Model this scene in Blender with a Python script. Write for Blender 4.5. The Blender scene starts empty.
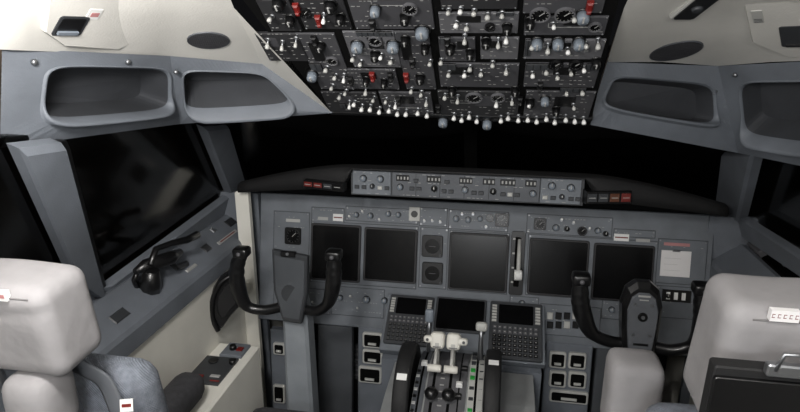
import bpy, bmesh, math, random
from mathutils import Vector, Matrix
random.seed(7)
V=Vector
# ------------------------------------------------------------ camera
C=V((0.08,-1.9,1.68)); PIT=math.radians(17); YAW=math.radians(10); FP=582.0
cf=V((-math.sin(YAW)*math.cos(PIT),math.cos(YAW)*math.cos(PIT),-math.sin(PIT)))
cr_=V((math.cos(YAW),math.sin(YAW),0)); cu=cr_.cross(cf)
cam=bpy.data.cameras.new('camera'); cam.sensor_width=36; cam.lens=36*FP/800; cam.clip_start=0.02
co=bpy.data.objects.new('camera',cam); bpy.context.scene.collection.objects.link(co)
co.matrix_world=Matrix(((cr_.x,cu.x,-cf.x,C.x),(cr_.y,cu.y,-cf.y,C.y),(cr_.z,cu.z,-cf.z,C.z),(0,0,0,1)))
bpy.context.scene.camera=co
def ray(px,py): return cf+cr_*((px-400)/FP)+cu*((206-py)/FP)
def W(px,py,t): return C+ray(px,py)*t
def onp(px,py,p0,n):
    d=ray(px,py); n=V(n); return C+d*((V(p0)-C).dot(n)/d.dot(n))
# ------------------------------------------------------------ materials
def lin(c):
    r=[]
    for x in c:
        x/=255.; r.append(x/12.92 if x<=.04045 else ((x+.055)/1.055)**2.4)
    return (*r,1)
MATS={}
def mat(name,col,rough=.5,metal=0,var=.12,scale=12,bump=.0,bscale=200,kind='noise',emit=0,spec=.5,coat=0):
    m=bpy.data.materials.new(name); m.use_nodes=True; nt=m.node_tree; b=nt.nodes['Principled BSDF']
    b.inputs['Roughness'].default_value=rough; b.inputs['Metallic'].default_value=metal
    b.inputs['Specular IOR Level'].default_value=spec; b.inputs['Coat Weight'].default_value=coat
    tc=nt.nodes.new('ShaderNodeTexCoord'); c=lin(col)
    no=nt.nodes.new('ShaderNodeTexNoise'); no.inputs['Scale'].default_value=scale; no.inputs['Detail'].default_value=5
    nt.links.new(tc.outputs['Object'],no.inputs['Vector'])
    rp=nt.nodes.new('ShaderNodeValToRGB'); rp.color_ramp.elements[0].position=.3; rp.color_ramp.elements[1].position=.7
    rp.color_ramp.elements[0].color=tuple(x*(1-var) for x in c[:3])+(1,)
    rp.color_ramp.elements[1].color=tuple(min(1,x*(1+var)) for x in c[:3])+(1,)
    nt.links.new(no.outputs['Fac'],rp.inputs['Fac']); nt.links.new(rp.outputs['Color'],b.inputs['Base Color'])
    if bump:
        if kind=='wave':
            n2=nt.nodes.new('ShaderNodeTexWave'); n2.inputs['Scale'].default_value=bscale; n2.inputs['Distortion'].default_value=1
            n2.bands_direction='DIAGONAL'
        else:
            n2=nt.nodes.new('ShaderNodeTexNoise'); n2.inputs['Scale'].default_value=bscale
        nt.links.new(tc.outputs['Object'],n2.inputs['Vector'])
        bp=nt.nodes.new('ShaderNodeBump'); bp.inputs['Strength'].default_value=bump; bp.inputs['Distance'].default_value=.002
        nt.links.new(n2.outputs['Fac'],bp.inputs['Height']); nt.links.new(bp.outputs['Normal'],b.inputs['Normal'])
    if emit:
        b.inputs['Emission Color'].default_value=c; b.inputs['Emission Strength'].default_value=emit
    MATS[name]=m; return m
mat('panel_grey',(104,109,115),.6,bump=.15,bscale=500,var=.16)
mat('mode_grey',(84,87,92),.6)
mat('shell_grey',(102,107,114),.6,bump=.25,bscale=350,var=.18,scale=7)
mat('column_grey',(126,131,136),.5,bump=.15,var=.12)
mat('hub_grey',(74,77,81),.5,var=.15)
mat('pocket_shade_grey',(54,56,60),.7,bump=.2,bscale=350)  # shell grey darkened for pocket interiors, their shade put into the colour
mat('dark_grey',(54,56,59),.5,bump=.1)
mat('overhead_grey',(36,36,38),.6,bump=.1)
mat('module_grey',(86,86,89),.6,var=.16)
mat('module_mid',(60,60,63),.6,var=.16)
mat('casing',(138,140,140),.55,bump=.15)
mat('black',(14,14,15),.35)
mat('gloss_black',(18,18,19),.32,coat=.15)
mat('matte_black',(8,8,8),.9,spec=.1)
mat('rubber',(18,18,19),.7,bump=.3)
mat('screen',(8,8,9),.25,var=.05,spec=.35)
mat('cream',(208,206,200),.65,bump=.25,bscale=250,var=.07,scale=5)
mat('cream_wall',(226,224,215),.65,bump=.2,var=.07,scale=5)
mat('white',(222,222,220),.5,var=.05)
mat('lever_cream',(214,212,204),.5,var=.05)
mat('offwhite',(176,176,172),.5,var=.05)
mat('knob_grey',(114,122,131),.5,var=.08)
mat('legend',(158,158,156),.6,var=.02)
mat('red',(108,24,20),.45)
mat('amber',(84,50,34),.5)
mat('green',(40,150,60),.4)
mat('redlit',(100,34,30),.45)
mat('metal',(150,152,155),.38,metal=.9)
mat('leather',(138,136,137),.75,bump=.9,bscale=30,var=.14,scale=9,spec=.25)
mat('leather_dark',(104,102,102),.7,bump=.5,bscale=80)
mat('fabric',(108,113,122),.95,bump=.45,bscale=110,kind='wave',var=.22,scale=70)
mat('fabric_dark',(60,60,63),.95,bump=.6,var=.2,scale=60)
mat('carpet',(45,45,50),.95,bump=.6,var=.3,scale=60)
mat('paper',(222,220,220),.7,var=.03)
mat('pink',(180,125,125),.6)
mat('backdrop_brown',(70,62,56),.9,var=.8,scale=1.6)  # blotchy brown for the backdrop that stands in for window reflections
g=bpy.data.materials.new('glass_night'); g.use_nodes=True; nt=g.node_tree; nt.nodes.clear()
o_=nt.nodes.new('ShaderNodeOutputMaterial'); mx=nt.nodes.new('ShaderNodeMixShader'); tr_=nt.nodes.new('ShaderNodeBsdfTransparent'); gl=nt.nodes.new('ShaderNodeBsdfGlossy')
tr_.inputs['Color'].default_value=(.55,.54,.52,1); gl.inputs['Roughness'].default_value=.12; gl.inputs['Color'].default_value=(.8,.8,.8,1)
fz=nt.nodes.new('ShaderNodeFresnel'); fz.inputs['IOR'].default_value=1.45
nt.links.new(fz.outputs[0],mx.inputs[0]); nt.links.new(tr_.outputs[0],mx.inputs[1]); nt.links.new(gl.outputs[0],mx.inputs[2]); nt.links.new(mx.outputs[0],o_.inputs[0])
MATS['glass_night']=g
# ------------------------------------------------------------ builder
class Fr:
    def __init__(s,o,u,v):
        s.o=V(o); s.u=V(u).normalized(); v=V(v); s.n=s.u.cross(v).normalized(); s.v=s.n.cross(s.u).normalized()
    def P(s,a,b,c=0): return s.o+s.u*a+s.v*b+s.n*c
    def ab(s,px,py,c=0):
        p=onp(px,py,s.o+s.n*c,s.n)-s.o; return p.dot(s.u),p.dot(s.v)
    def rect(s,x0,y0,x1,y1,c=0):
        xm,ym=(x0+x1)/2,(y0+y1)/2
        return (s.ab(x0,ym,c)[0],s.ab(x1,ym,c)[0],s.ab(xm,y1,c)[1],s.ab(xm,y0,c)[1])
WF=Fr((0,0,0),(1,0,0),(0,1,0))
XZ=Fr((0,0,0),(1,0,0),(0,0,1))   # n = -y
class B:
    def __init__(s): s.v=[];s.f=[];s.m=[];s.sm=[];s.ml=[]
    def mi(s,m):
        if m not in s.ml: s.ml.append(m)
        return s.ml.index(m)
    def face(s,idx,m,sm=False): s.f.append(idx); s.m.append(s.mi(m)); s.sm.append(sm)
    def quad(s,pts,m,sm=False):
        k=len(s.v); s.v+= [V(p) for p in pts]; s.face(list(range(k,k+len(pts))),m,sm)
    def bquad(s,q,m,n=6):
        k=len(s.v)
        for i in range(n+1):
            for j in range(n+1):
                a,b=j/n,i/n; s.v.append(q[0]*(1-a)*(1-b)+q[1]*a*(1-b)+q[2]*a*b+q[3]*(1-a)*b)
        for i in range(n):
            for j in range(n):
                a=k+i*(n+1)+j; s.face([a,a+1,a+n+2,a+n+1],m,True)
    def loft(s,loops,m,c0=True,c1=True,sm=False,closed=True):
        k=len(s.v); n=len(loops[0])
        for l in loops: s.v+=[V(p) for p in l]
        for i in range(len(loops)-1):
            for j in range(n if closed else n-1):
                a=k+i*n+j;b=k+i*n+(j+1)%n; s.face([a,b,b+n,a+n],m,sm)
        if c0: s.face([k+j for j in range(n)][::-1],m)
        if c1: s.face([k+(len(loops)-1)*n+j for j in range(n)],m)
        return s
    def box(s,F,a0,a1,b0,b1,c0,c1,m,ch=0.0):
        def L(c,i): return [F.P(a0+i,b0+i,c),F.P(a1-i,b0+i,c),F.P(a1-i,b1-i,c),F.P(a0+i,b1-i,c)]
        loops=[L(c0,0),L(c1,0)] if ch<=0 else [L(c0,0),L(c1-ch,0),L(c1,ch)]
        return s.loft(loops,m)
    def rbox(s,F,a0,a1,b0,b1,c0,c1,r,m,ch=0.0,k=4,sm=False):
        def L(c,i):
            o=[];rr=max(r-i,1e-4)
            for (x,y,a) in ((a1-r,b1-r,0),(a0+r,b1-r,90),(a0+r,b0+r,180),(a1-r,b0+r,270)):
                for q in range(k+1):
                    t=math.radians(a+90*q/k); o.append(F.P(x+rr*math.cos(t),y+rr*math.sin(t),c))
            return o
        loops=[L(c0,0),L(c1,0)] if ch<=0 else [L(c0,0),L(c1-ch,0),L(c1,ch)]
        return s.loft(loops,m,sm=False)
    def cyl(s,F,a,b,c0,c1,r0,r1,m,n=16,ch=0.0,cap=None):
        def L(c,r): return [F.P(a+r*math.cos(2*math.pi*i/n),b+r*math.sin(2*math.pi*i/n),c) for i in range(n)]
        loops=[L(c0,r0),L(c1,r1)] if ch<=0 else [L(c0,r0),L(c1-ch,r1),L(c1,r1-ch)]
        s.loft(loops,m,sm=True)
        if cap: s.m[-1]=s.mi(cap)
        return s
    def lathe(s,F,a,b,prof,m,n=20):
        return s.loft([[F.P(a+r*math.cos(2*math.pi*i/n),b+r*math.sin(2*math.pi*i/n),c) for i in range(n)] for (r,c) in prof],m,sm=True)
    def ring(s,F,a,b,r0,r1,c0,c1,m,n=24):
        def L(c,r): return [F.P(a+r*math.cos(2*math.pi*i/n),b+r*math.sin(2*math.pi*i/n),c) for i in range(n)]
        return s.loft([L(c0,r0),L(c1,r0),L(c1,r1),L(c0,r1),L(c0,r0)],m,False,False)
    def tube(s,pts,rs,m,n=12,flat=1.0):
        pts=[V(p) for p in pts]
        if not isinstance(rs,(list,tuple)): rs=[rs]*len(pts)
        up=None;loops=[]
        for i,p in enumerate(pts):
            t=(pts[min(i+1,len(pts)-1)]-pts[max(i-1,0)]).normalized()
            if up is None:
                up=V((0,-1,0)) if abs(t.y)<.9 else V((0,0,1))
            up=(up-t*up.dot(t)).normalized(); w=t.cross(up)
            loops.append([p+up*(rs[i]*flat*math.cos(2*math.pi*j/n))+w*(rs[i]*math.sin(2*math.pi*j/n)) for j in range(n)])
        return s.loft(loops,m,sm=True)
    def pillow(s,F,a0,a1,b0,b1,c0,c1,r,m,n=8,bulge=0,taper=0,crease=0):
        ce=((a0+a1)/2,(b0+b1)/2,(c0+c1)/2); h=((a1-a0)/2,(b1-b0)/2,(c1-c0)/2)
        r=min(r,*h)
        def mp(q):
            inn=[max(-(h[i]-r),min(h[i]-r,q[i]*h[i])) for i in range(3)]
            d=V([q[i]*h[i]-inn[i] for i in range(3)])
            if d.length>1e-9: d=d.normalized()*r
            x=[inn[i]+d[i] for i in range(3)]
            if bulge:
                f=(1-(x[0]/h[0])**2)*(1-(x[1]/h[1])**2); x[2]+=bulge*f*(1 if x[2]>0 else -1)
            if crease:
                x[2]-=crease*math.exp(-((x[1]-h[1]*.35-.12*x[0])/.007)**2)*(1 if x[2]>0 else 0)+crease*.5*math.sin(x[0]*38+x[1]*22)*(1 if x[2]>0 else 0)
                x[1]+=crease*math.sin(x[0]*24+1)
            if taper: x[0]*=1-taper*(x[1]/h[1]+1)/2
            return F.P(ce[0]+x[0],ce[1]+x[1],ce[2]+x[2])
        g=[math.sin((-1+2*i/n)*math.pi/2) for i in range(n+1)]
        for ax in range(3):
            for sg in (-1,1):
                k=len(s.v)
                for i in range(n+1):
                    for j in range(n+1):
                        q=[0,0,0]; q[ax]=sg; q[(ax+1)%3]=g[i]; q[(ax+2)%3]=g[j]; s.v.append(mp(q))
                for i in range(n):
                    for j in range(n):
                        a=k+i*(n+1)+j; s.face([a,a+1,a+n+2,a+n+1],m,True)
        return s
    def prism(s,pts,d,m):
        d=V(d); pts=[V(p) for p in pts]
        return s.loft([pts,[p+d for p in pts]],m)
    def done(s,name,parent=None,label=None,**props):
        mn=V([min(v[i] for v in s.v) for i in range(3)]); mx=V([max(v[i] for v in s.v) for i in range(3)])
        o=(mn+mx)/2
        if parent is None: o.z=mn.z
        me=bpy.data.meshes.new(name); me.from_pydata([v-o for v in s.v],[],s.f)
        for m in s.ml: me.materials.append(MATS[m])
        for i,p in enumerate(me.polygons): p.material_index=s.m[i]; p.use_smooth=s.sm[i]
        bm=bmesh.new(); bm.from_mesh(me); bmesh.ops.remove_doubles(bm,verts=bm.verts,dist=1e-5)
        bmesh.ops.recalc_face_normals(bm,faces=bm.faces); bm.to_mesh(me); bm.free()
        ob=bpy.data.objects.new(name,me); bpy.context.scene.collection.objects.link(ob)
        if parent is not None:
            ob.parent=parent; ob.location=o-WL[parent.name]
        else: ob.location=o
        WL[ob.name]=o
        if label: ob['label']=label
        for k,v in props.items(): ob[k]=v
        return ob
WL={}
def root(name,loc,label,category,group=None):
    e=bpy.data.objects.new(name,None); e.empty_display_size=.05; e.location=loc; bpy.context.scene.collection.objects.link(e)
    WL[e.name]=V(loc); e['label']=label; e['category']=category
    if group: e['group']=group
    return e
def cat(pts,k=5):
    pts=[V(p) for p in pts]; o=[]
    for i in range(len(pts)-1):
        p0=pts[max(i-1,0)];p1=pts[i];p2=pts[i+1];p3=pts[min(i+2,len(pts)-1)]
        for j in range(k):
            t=j/k; o.append(.5*((2*p1)+(p2-p0)*t+(2*p0-5*p1+4*p2-p3)*t*t+(3*p1-p0-3*p2+p3)*t**3))
    o.append(pts[-1]); return o
ST={'kind':'structure'}
# ------------------------------------------------------------ ROOM SHELL
B().box(WF,-1.1,1.1,-2.7,.5,-.06,0,'carpet').done('floor',**ST)
B().box(WF,-1.0,1.0,-2.76,-2.7,0,1.95,'cream').done('wall_back',**ST)
B().box(WF,-1.05,1.0,.34,.38,0,1.07,'dark_grey').done('wall_front',**ST)
PL0=V((-.92,0,1.05)); NL=V((1,0,-.36)).normalized(); PR0=V((.86,0,1.05)); NR=V((-1,0,-.36)).normalized()
def sill(sg,xi,xo,zi,zo,y0,y1,name):
    b=B(); prof=[(xo,zo),(xo+(xi-xo)*.15,zo+.002),(xi-(xi-xo)*.06,zi+.012),(xi,zi),(xi,zi-.05),(xi-(xi-xo)*.3,zi-.06),(xo,zi-.06)]
    b.loft([[V((x,y,z)) for x,z in prof] for y in (y0,y1)],'shell_grey')
    b.done(name,**ST)
sill(-1,-.825,-.935,.935,1.01,-1.3,.33,'trim_1')
sill(1,.775,.875,.94,1.01,-1.3,.33,'trim_2')
b=B(); b.box(WF,-.93,-.835,-1.3,.33,0,.88,'cream_wall'); b.box(WF,-.835,-.785,-.06,-.04,0,1.13,'cream_wall',.004); b.box(WF,-1.06,-1.0,-2.7,-1.3,0,1.95,'cream')
b.box(WF,-.99,-.93,-1.3,.33,0,.93,'shell_grey'); b.done('wall_left',**ST)
b=B(); b.box(WF,.785,.88,-1.3,.33,0,.88,'cream_wall'); b.box(WF,1.0,1.06,-2.7,-1.3,0,1.95,'cream')
b.box(WF,.88,.94,-1.3,.33,0,.93,'shell_grey'); b.done('wall_right',**ST)
# closing panels between instrument panel and side walls
b=B(); b.box(WF,-.99,-.79,.03,.05,0,1.10,'shell_grey'); b.done('trim_11',**ST)
b=B(); b.box(WF,.755,.93,.03,.05,0,1.10,'shell_grey'); b.done('trim_12',**ST)
def L(px,py,off=0): return onp(px,py,PL0+NL*off,NL)
def R(px,py,off=0): return onp(px,py,PR0+NR*off,NR)
b=B(); b.prism([L(35,135,-.03),L(222,118,-.03),L(245,212,-.03),L(85,325,-.03)],-NL*.01,'glass_night'); b.done('window_1',**ST)
b=B(); b.prism([L(-70,140,-.03),L(30,135,-.03),L(84,325,-.03),L(-70,330,-.03)],-NL*.01,'glass_night'); b.done('window_2',**ST)
b=B(); b.prism([R(740,158,-.05),R(860,165,-.05),R(860,330,-.05),R(722,235,-.05)],-NR*.01,'glass_night'); b.done('window_3',**ST)
def post(fn,n,pix,name,th=.035,mt='shell_grey'):
    b=B(); pts=[fn(*p,-.02) for p in pix]; c=sum(pts,V())/len(pts)
    b.loft([pts,[p+n*th*.7 for p in pts],[c+(p-c)*.94+n*th for p in pts]],mt); b.done(name,**ST)
post(L,NL,[(6,143),(50,138),(97,300),(70,282)],'trim_3',.035)
post(L,NL,[(196,124),(220,122),(248,210),(229,203)],'trim_4',.032)
post(L,NL,[(53,140),(62,139),(105,297),(96,300)],'trim_5',.015,'black')
post(R,NR,[(733,150),(765,150),(744,232),(722,226)],'trim_6')
post(L,NL,[(98,286),(228,191),(240,203),(100,304)],'trim_7',.026)
post(L,NL,[(-60,258),(72,268),(100,302),(-60,300)],'trim_8',.02)
post(R,NR,[(742,213),(850,280),(850,300),(735,225)],'trim_9',.026)
def pane(x0,x1,name,yo0,yo1):
    b=B(); b.prism([V((x0,.34+yo0,1.08)),V((x1,.34+yo1,1.08)),V((x1*.97,-.02+yo1,1.62)),V((x0*.97,-.02+yo0,1.62))],V((0,.012,.012)),'glass_night'); b.done(name,**ST)
pane(-.98,-.045,'window_4',-.2,0); pane(-.01,.92,'window_5',0,-.12)
b=B(); b.prism([V((-.05,.32,1.08)),V((-.005,.32,1.08)),V((-.005,-.03,1.6)),V((-.05,-.03,1.6))],V((0,-.02,-.02)),'matte_black'); b.done('trim_10',**ST)
b=B(); b.box(WF,-5.2,-5.0,-5,7,-2,4,'backdrop_brown'); b.done('wall_backdrop_west',**ST)  # added backdrop outside the panes, in place of brownish reflections in the glass
b=B(); b.box(WF,5.0,5.2,-5,7,-2,4,'backdrop_brown'); b.done('wall_backdrop_east',**ST)
b=B(); b.box(WF,-5.2,5.2,-5,7.2,-2.2,-2,'backdrop_brown'); b.done('floor_backdrop',**ST)
# ------------------------------------------------------------ CEILING
bl=[W(-60,46,.93),W(10,50,1.0),W(90,53,1.15),W(168,56,1.3),W(262,64,1.42)]
ml=[W(-60,5,.88),W(20,8,.94),W(98,8,1.05),W(172,8,1.12),W(234,8,1.15)]
tl=[V((-.75,-1.2,1.80)),V((-.7,-1.1,1.80)),V((-.6,-1.0,1.80)),V((-.5,-.95,1.80)),V((-.42,-.9,1.80))]
brr=[W(606,62,1.42),W(662,62,1.43),W(718,66,1.45),W(770,62,1.32),W(830,60,1.2)]
mr=[W(624,8,1.08),W(670,8,1.1),W(730,8,1.1),W(775,8,1.08),W(830,8,1.02)]
tr=[V((.29,-.9,1.8)),V((.38,-.95,1.8)),V((.48,-1.,1.8)),V((.58,-1.1,1.8)),V((.65,-1.2,1.8))]
bc=B()
for rows in ([tl,ml,bl],[tr,mr,brr]):
    for i in range(2):
        for j in range(4): bc.bquad([rows[i][j],rows[i][j+1],rows[i+1][j+1],rows[i+1][j]],'cream')
bc.quad([W(262,64,1.42),W(332,113,1.5),W(234,8,1.15)],'cream')
bc.quad([W(606,62,1.42),W(588,124,1.44),W(624,8,1.08)],'cream')
bc.quad([V((-1.06,-2.7,1.95)),V((1.06,-2.7,1.95)),V((.65,-1.2,1.8)),V((-.75,-1.2,1.8))],'cream')
bc.quad([V((-.75,-1.2,1.8)),V((.65,-1.2,1.8)),V((.29,-.9,1.8)),V((-.42,-.9,1.8))],'cream')
bc.quad([V((-1.06,-2.7,1.95)),V((-1.06,-1.3,1.95)),V((-.75,-1.2,1.8))],'cream')
bc.quad([V((1.06,-2.7,1.95)),V((1.06,-1.3,1.95)),V((.65,-1.2,1.8))],'cream')
bc.done('ceiling',**ST)
def proj(p):
    d=p-C; z=d.dot(cf); return 400+FP*d.dot(cr_)/z, 206-FP*d.dot(cu)/z
def surf(q,px,py):
    best=None
    def bil(s,t): return q[0]*(1-s)*(1-t)+q[1]*s*(1-t)+q[2]*s*t+q[3]*(1-s)*t
    for i in range(-4,45):
        for j in range(-12,53):
            s,t=i/40,j/40; x,y=proj(bil(s,t)); d=(x-px)**2+(y-py)**2
            if best is None or d<best[0]: best=(d,s,t)
    _,s,t=best; o=bil(s,t); u=bil(s+.01,t)-o; v=bil(s,t-.01)-o; f=Fr(o,u,v)
    return f
QA=[ml[3],ml[4],bl[4],bl[3]]; QB=[ml[1],ml[2],bl[2],bl[1]]; QC=[mr[1],mr[2],brr[2],brr[1]]; QD=[mr[2],mr[3],brr[3],brr[2]]
for q,px in ((QA,(187,33,230,49)),(QC,(654,41,699,62))):
    F=surf(q,(px[0]+px[2])/2,(px[1]+px[3])/2)
    a0,a1,b0,b1=F.rect(*px,.003); cx,cy=(a0+a1)/2,(b0+b1)/2; ra,rb=(a1-a0)/2,(b1-b0)/2
    r=root('speaker_grille',F.P(cx,cy,0),'oval dark grey speaker grille set flush in the cream ceiling liner','grille','ceiling grilles')
    b=B(); n=28
    def E(k,c): return [F.P(cx+ra*k*math.cos(2*math.pi*i/n),cy+rb*k*math.sin(2*math.pi*i/n),c) for i in range(n)]
    b.loft([E(1.02,-.004),E(1.02,.003),E(.98,.0035),E(.97,.001)],'hub_grey',False,False,True); b.done('rim',r)
    b=B(); b.loft([E(.99,.001),E(.97,.003)],'overhead_grey')
    for i in range(-10,11):
        x=i*ra/11.2; h=rb*math.sqrt(max(0,1-(x/ra)**2))*.9; b.box(F,cx+x-.0012,cx+x+.0012,cy-h,cy+h,.003,.0038,'module_mid')
    for i in range(-3,4):
        y=i*rb/4; h=ra*math.sqrt(max(0,1-(y/rb)**2))*.92; b.box(F,cx-h,cx+h,cy+y-.001,cy+y+.001,.003,.0036,'module_mid')
    b.done('mesh',r)
F=surf(QB,88,24); r=root('ceiling_hatch',F.P(0,0,0),'cream ceiling hatch cover with dark recessed latch and label','hatch')
b=B(); pts=[F.ab(*p,.004) for p in ((46,-6),(128,-6),(140,38),(118,48),(62,44),(42,30))]
c=V((sum(p[0] for p in pts)/6,sum(p[1] for p in pts)/6))
b.loft([[F.P(x,y,-.01) for x,y in pts],[F.P(x,y,.005) for x,y in pts],[F.P(c.x+(x-c.x)*.95,c.y+(y-c.y)*.95,.010) for x,y in pts]],'cream'); b.done('cover',r)
b=B(); a=F.rect(56,17,86,36,.012); b.rbox(F,*a,.008,.0115,.006,'dark_grey'); b.rbox(F,a[0]+.005,a[1]-.005,a[2]+.005,a[3]-.005,.0115,.012,.004,'black'); b.box(F,a[0]+.008,a[1]-.01,a[2]+.006,a[2]+.013,.012,.016,'knob_grey'); b.done('latch',r)
b=B(); b.box(F,*F.rect(88,10,101,20,.012),.008,.0112,'white'); a=F.rect(91,13,99,17,.0114); b.box(F,*a,.011,.0116,'pink'); b.done('placard',r)
F=surf(QD,785,26); r=root('ceiling_hatch',F.P(0,0,0),'cream ceiling hatch cover with small placard and dark latch recess','hatch')
b=B(); pts=[F.ab(*p,.004) for p in ((742,-6),(830,-6),(830,56),(790,56),(752,40))]
c=V((sum(p[0] for p in pts)/5,sum(p[1] for p in pts)/5))
b.loft([[F.P(x,y,-.01) for x,y in pts],[F.P(x,y,.005) for x,y in pts],[F.P(c.x+(x-c.x)*.95,c.y+(y-c.y)*.95,.010) for x,y in pts]],'cream'); b.done('cover',r)
b=B(); a=F.rect(780,27,806,47,.012); b.rbox(F,*a,.008,.0115,.006,'dark_grey'); b.box(F,a[0]+.008,a[1],a[2]+.006,a[2]+.013,.011,.015,'black'); b.done('latch',r)
b=B(); a=F.rect(752,11,763,23,.0114); b.box(F,*a,.010,.0116,'offwhite')
for k in range(3): b.box(F,a[0]+.002,a[1]-.002,a[2]+.004+k*.006,a[2]+.006+k*.006,.0116,.012,'dark_grey')
b.done('placard',r)
F=surf(QC,698,8); r=root('map_light',F.P(0,0,0),'dark square reading light housing recessed in ceiling liner','light')
b=B(); a=F.rect(684,-8,712,19,.006); b.rbox(F,*a,-.01,.008,.006,'offwhite',.003); b.rbox(F,a[0]+.006,a[1]-.006,a[2]+.006,a[3]-.004,.006,.010,.006,'black'); b.done('housing',r)
b=B(); b.cyl(F,(a[0]+a[1])/2,(a[2]+a[3])/2,.009,.016,.011,.009,'dark_grey'); b.done('lamp',r)
# ------------------------------------------------------------ side storage panels
def patch(b,q,h,dv,mf='shell_grey',mi='pocket_shade_grey',n=72,nrm=None,e=6):
    TL,TR,BR,BL=q
    def bil(s,t): return TL*(1-s)*(1-t)+TR*s*(1-t)+BR*s*t+BL*(1-s)*t
    cs,ct=(h[0]+h[1])/2,(h[2]+h[3])/2; rs,rt=(h[1]-h[0])/2,(h[3]-h[2])/2
    o=[];i1=[];i2=[];i0=[];im=[];ix=[];ia=[]
    for k in range(n):
        a=2*math.pi*k/n; c,s_=math.cos(a),math.sin(a); m=max(abs(c),abs(s_)); o.append(bil(.5+.5*c/m,.5+.5*s_/m))
        rr=(abs(c)**e+abs(s_)**e)**(-1/e); x,y=c*rr,s_*rr; skew=-.06*y*rs
        if y>0: y*=1+.04*math.cos(x*1.5)
        lip=max(0,min(1,y))**2.5*.034
        P=lambda kx,ky: bil(cs+rs*kx*x+skew,ct+rt*ky*y)
        i0.append(P(1.05,1.24 if y>0 else 1.04)+nrm*lip*.25); ia.append(P(1.04,1.17 if y>0 else 1.03)+nrm*(lip*.8+.002)); ix.append(P(1.025,1.08 if y>0 else 1.02)+nrm*(lip+.004)); i1.append(P(1,1)+nrm*(.003+lip*.85)); 
        im.append(P(.985,.93)+nrm*(-.004)); i2.append(P(.9,.80)+dv)
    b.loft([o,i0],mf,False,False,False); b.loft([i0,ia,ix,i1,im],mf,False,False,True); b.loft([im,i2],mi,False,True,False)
def storage(q1,q2,h1,h2,n1,n2,label,under1,under2,scr,d=.07):
    r=root('side_storage_panel',(q1[0]+q1[2])/2,label,'storage panel','side storage panels')
    b=B(); patch(b,q1,h1,-n1*d,nrm=n1)
    b.quad([q1[3],q1[2],q1[2]+under1,q1[3]+under1],'shell_grey'); b.done('side_pocket',r)
    b=B(); patch(b,q2,h2,-n2*d,nrm=n2)
    b.quad([q2[3],q2[2],q2[2]+under2,q2[3]+under2],'shell_grey'); b.done('front_pocket',r)
    for (p,n_) in scr:
        f=Fr(p,n_.cross(V((0,0,1))),V((0,0,1))) 
        if f.n.dot(n_)<0: f=Fr(p,-n_.cross(V((0,0,1))),V((0,0,1)))
        b=B(); b.lathe(f,0,0,[(.006,-.002),(.0055,.003),(.003,.0045),(.001,.005)],'metal',10); b.done('screw',r)
    return r
def nr(q):
    n=(q[1]-q[0]).cross(q[3]-q[0]).normalized(); 
    return n if n.dot(C-q[0])>0 else -n
q1=[W(2,48,1.0),W(170,56,1.3),W(180,124,1.5),W(0,148,1.05)]; q2=[q1[1],W(262,64,1.42),W(334,113,1.5),q1[2]]
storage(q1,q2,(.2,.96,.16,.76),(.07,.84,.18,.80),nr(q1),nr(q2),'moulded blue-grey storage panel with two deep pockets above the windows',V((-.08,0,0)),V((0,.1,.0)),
  [(W(34,62,1.05)+nr(q1)*.001,nr(q1)),(W(128,62,1.22),nr(q1)),(W(22,133,1.09),nr(q1)),(W(176,72,1.32),nr(q2))],.085)
q3=[W(718,66,1.45),W(830,60,1.2),W(830,172,1.35),W(738,153,1.6)]; q4=[W(606,62,1.42),q3[0],q3[3],W(586,124,1.44)]
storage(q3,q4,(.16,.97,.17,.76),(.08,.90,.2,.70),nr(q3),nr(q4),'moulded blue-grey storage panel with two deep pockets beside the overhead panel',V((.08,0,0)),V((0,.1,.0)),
  [(W(715,92,1.49),nr(q4)),(W(735,75,1.42),nr(q3)),(W(750,150,1.56),nr(q3))],.06)
# ------------------------------------------------------------ part helpers on a frame
def knob(F,px,py,r,par,m='knob_grey',h=.018,name='rotary_knob',c=.004,bar=True):
    a,b_=F.ab(px,py,c+h/2); b=B(); b.cyl(F,a,b_,c-.003,c+.003,r*1.25,r*1.15,'black',16); b.lathe(F,a,b_,[(r,c),(r*.95,c+h*.8),(r*.8,c+h),(r*.1,c+h)],m,14)
    if bar: b.box(F,a-r*.14,a+r*.14,b_-r*.1,b_+r*.95,c+h*.9,c+h*1.1,'legend')
    return b.done(name,par)
def toggle(F,px,py,par,m='white',h=.02,tilt=.006,c=.004,name='toggle_switch',r=.0035):
    a,b_=F.ab(px,py,c+h); b=B(); bb=b_-tilt
    b.cyl(F,a,bb,c-.002,c+.003,.006,.005,'metal',8)
    b.tube([F.P(a,bb,c),F.P(a,bb+tilt*.6,c+h*.5)],[.0018,.0024],'metal',8)
    b.tube([F.P(a,bb+tilt*.55,c+h*.4),F.P(a,bb+tilt*.8,c+h*.75),F.P(a,bb+tilt,c+h),F.P(a,bb+tilt*1.05,c+h*1.08)],[r*.6,r*1.15,r*1.15,.001],m,8)
    return b.done(name,par)
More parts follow.
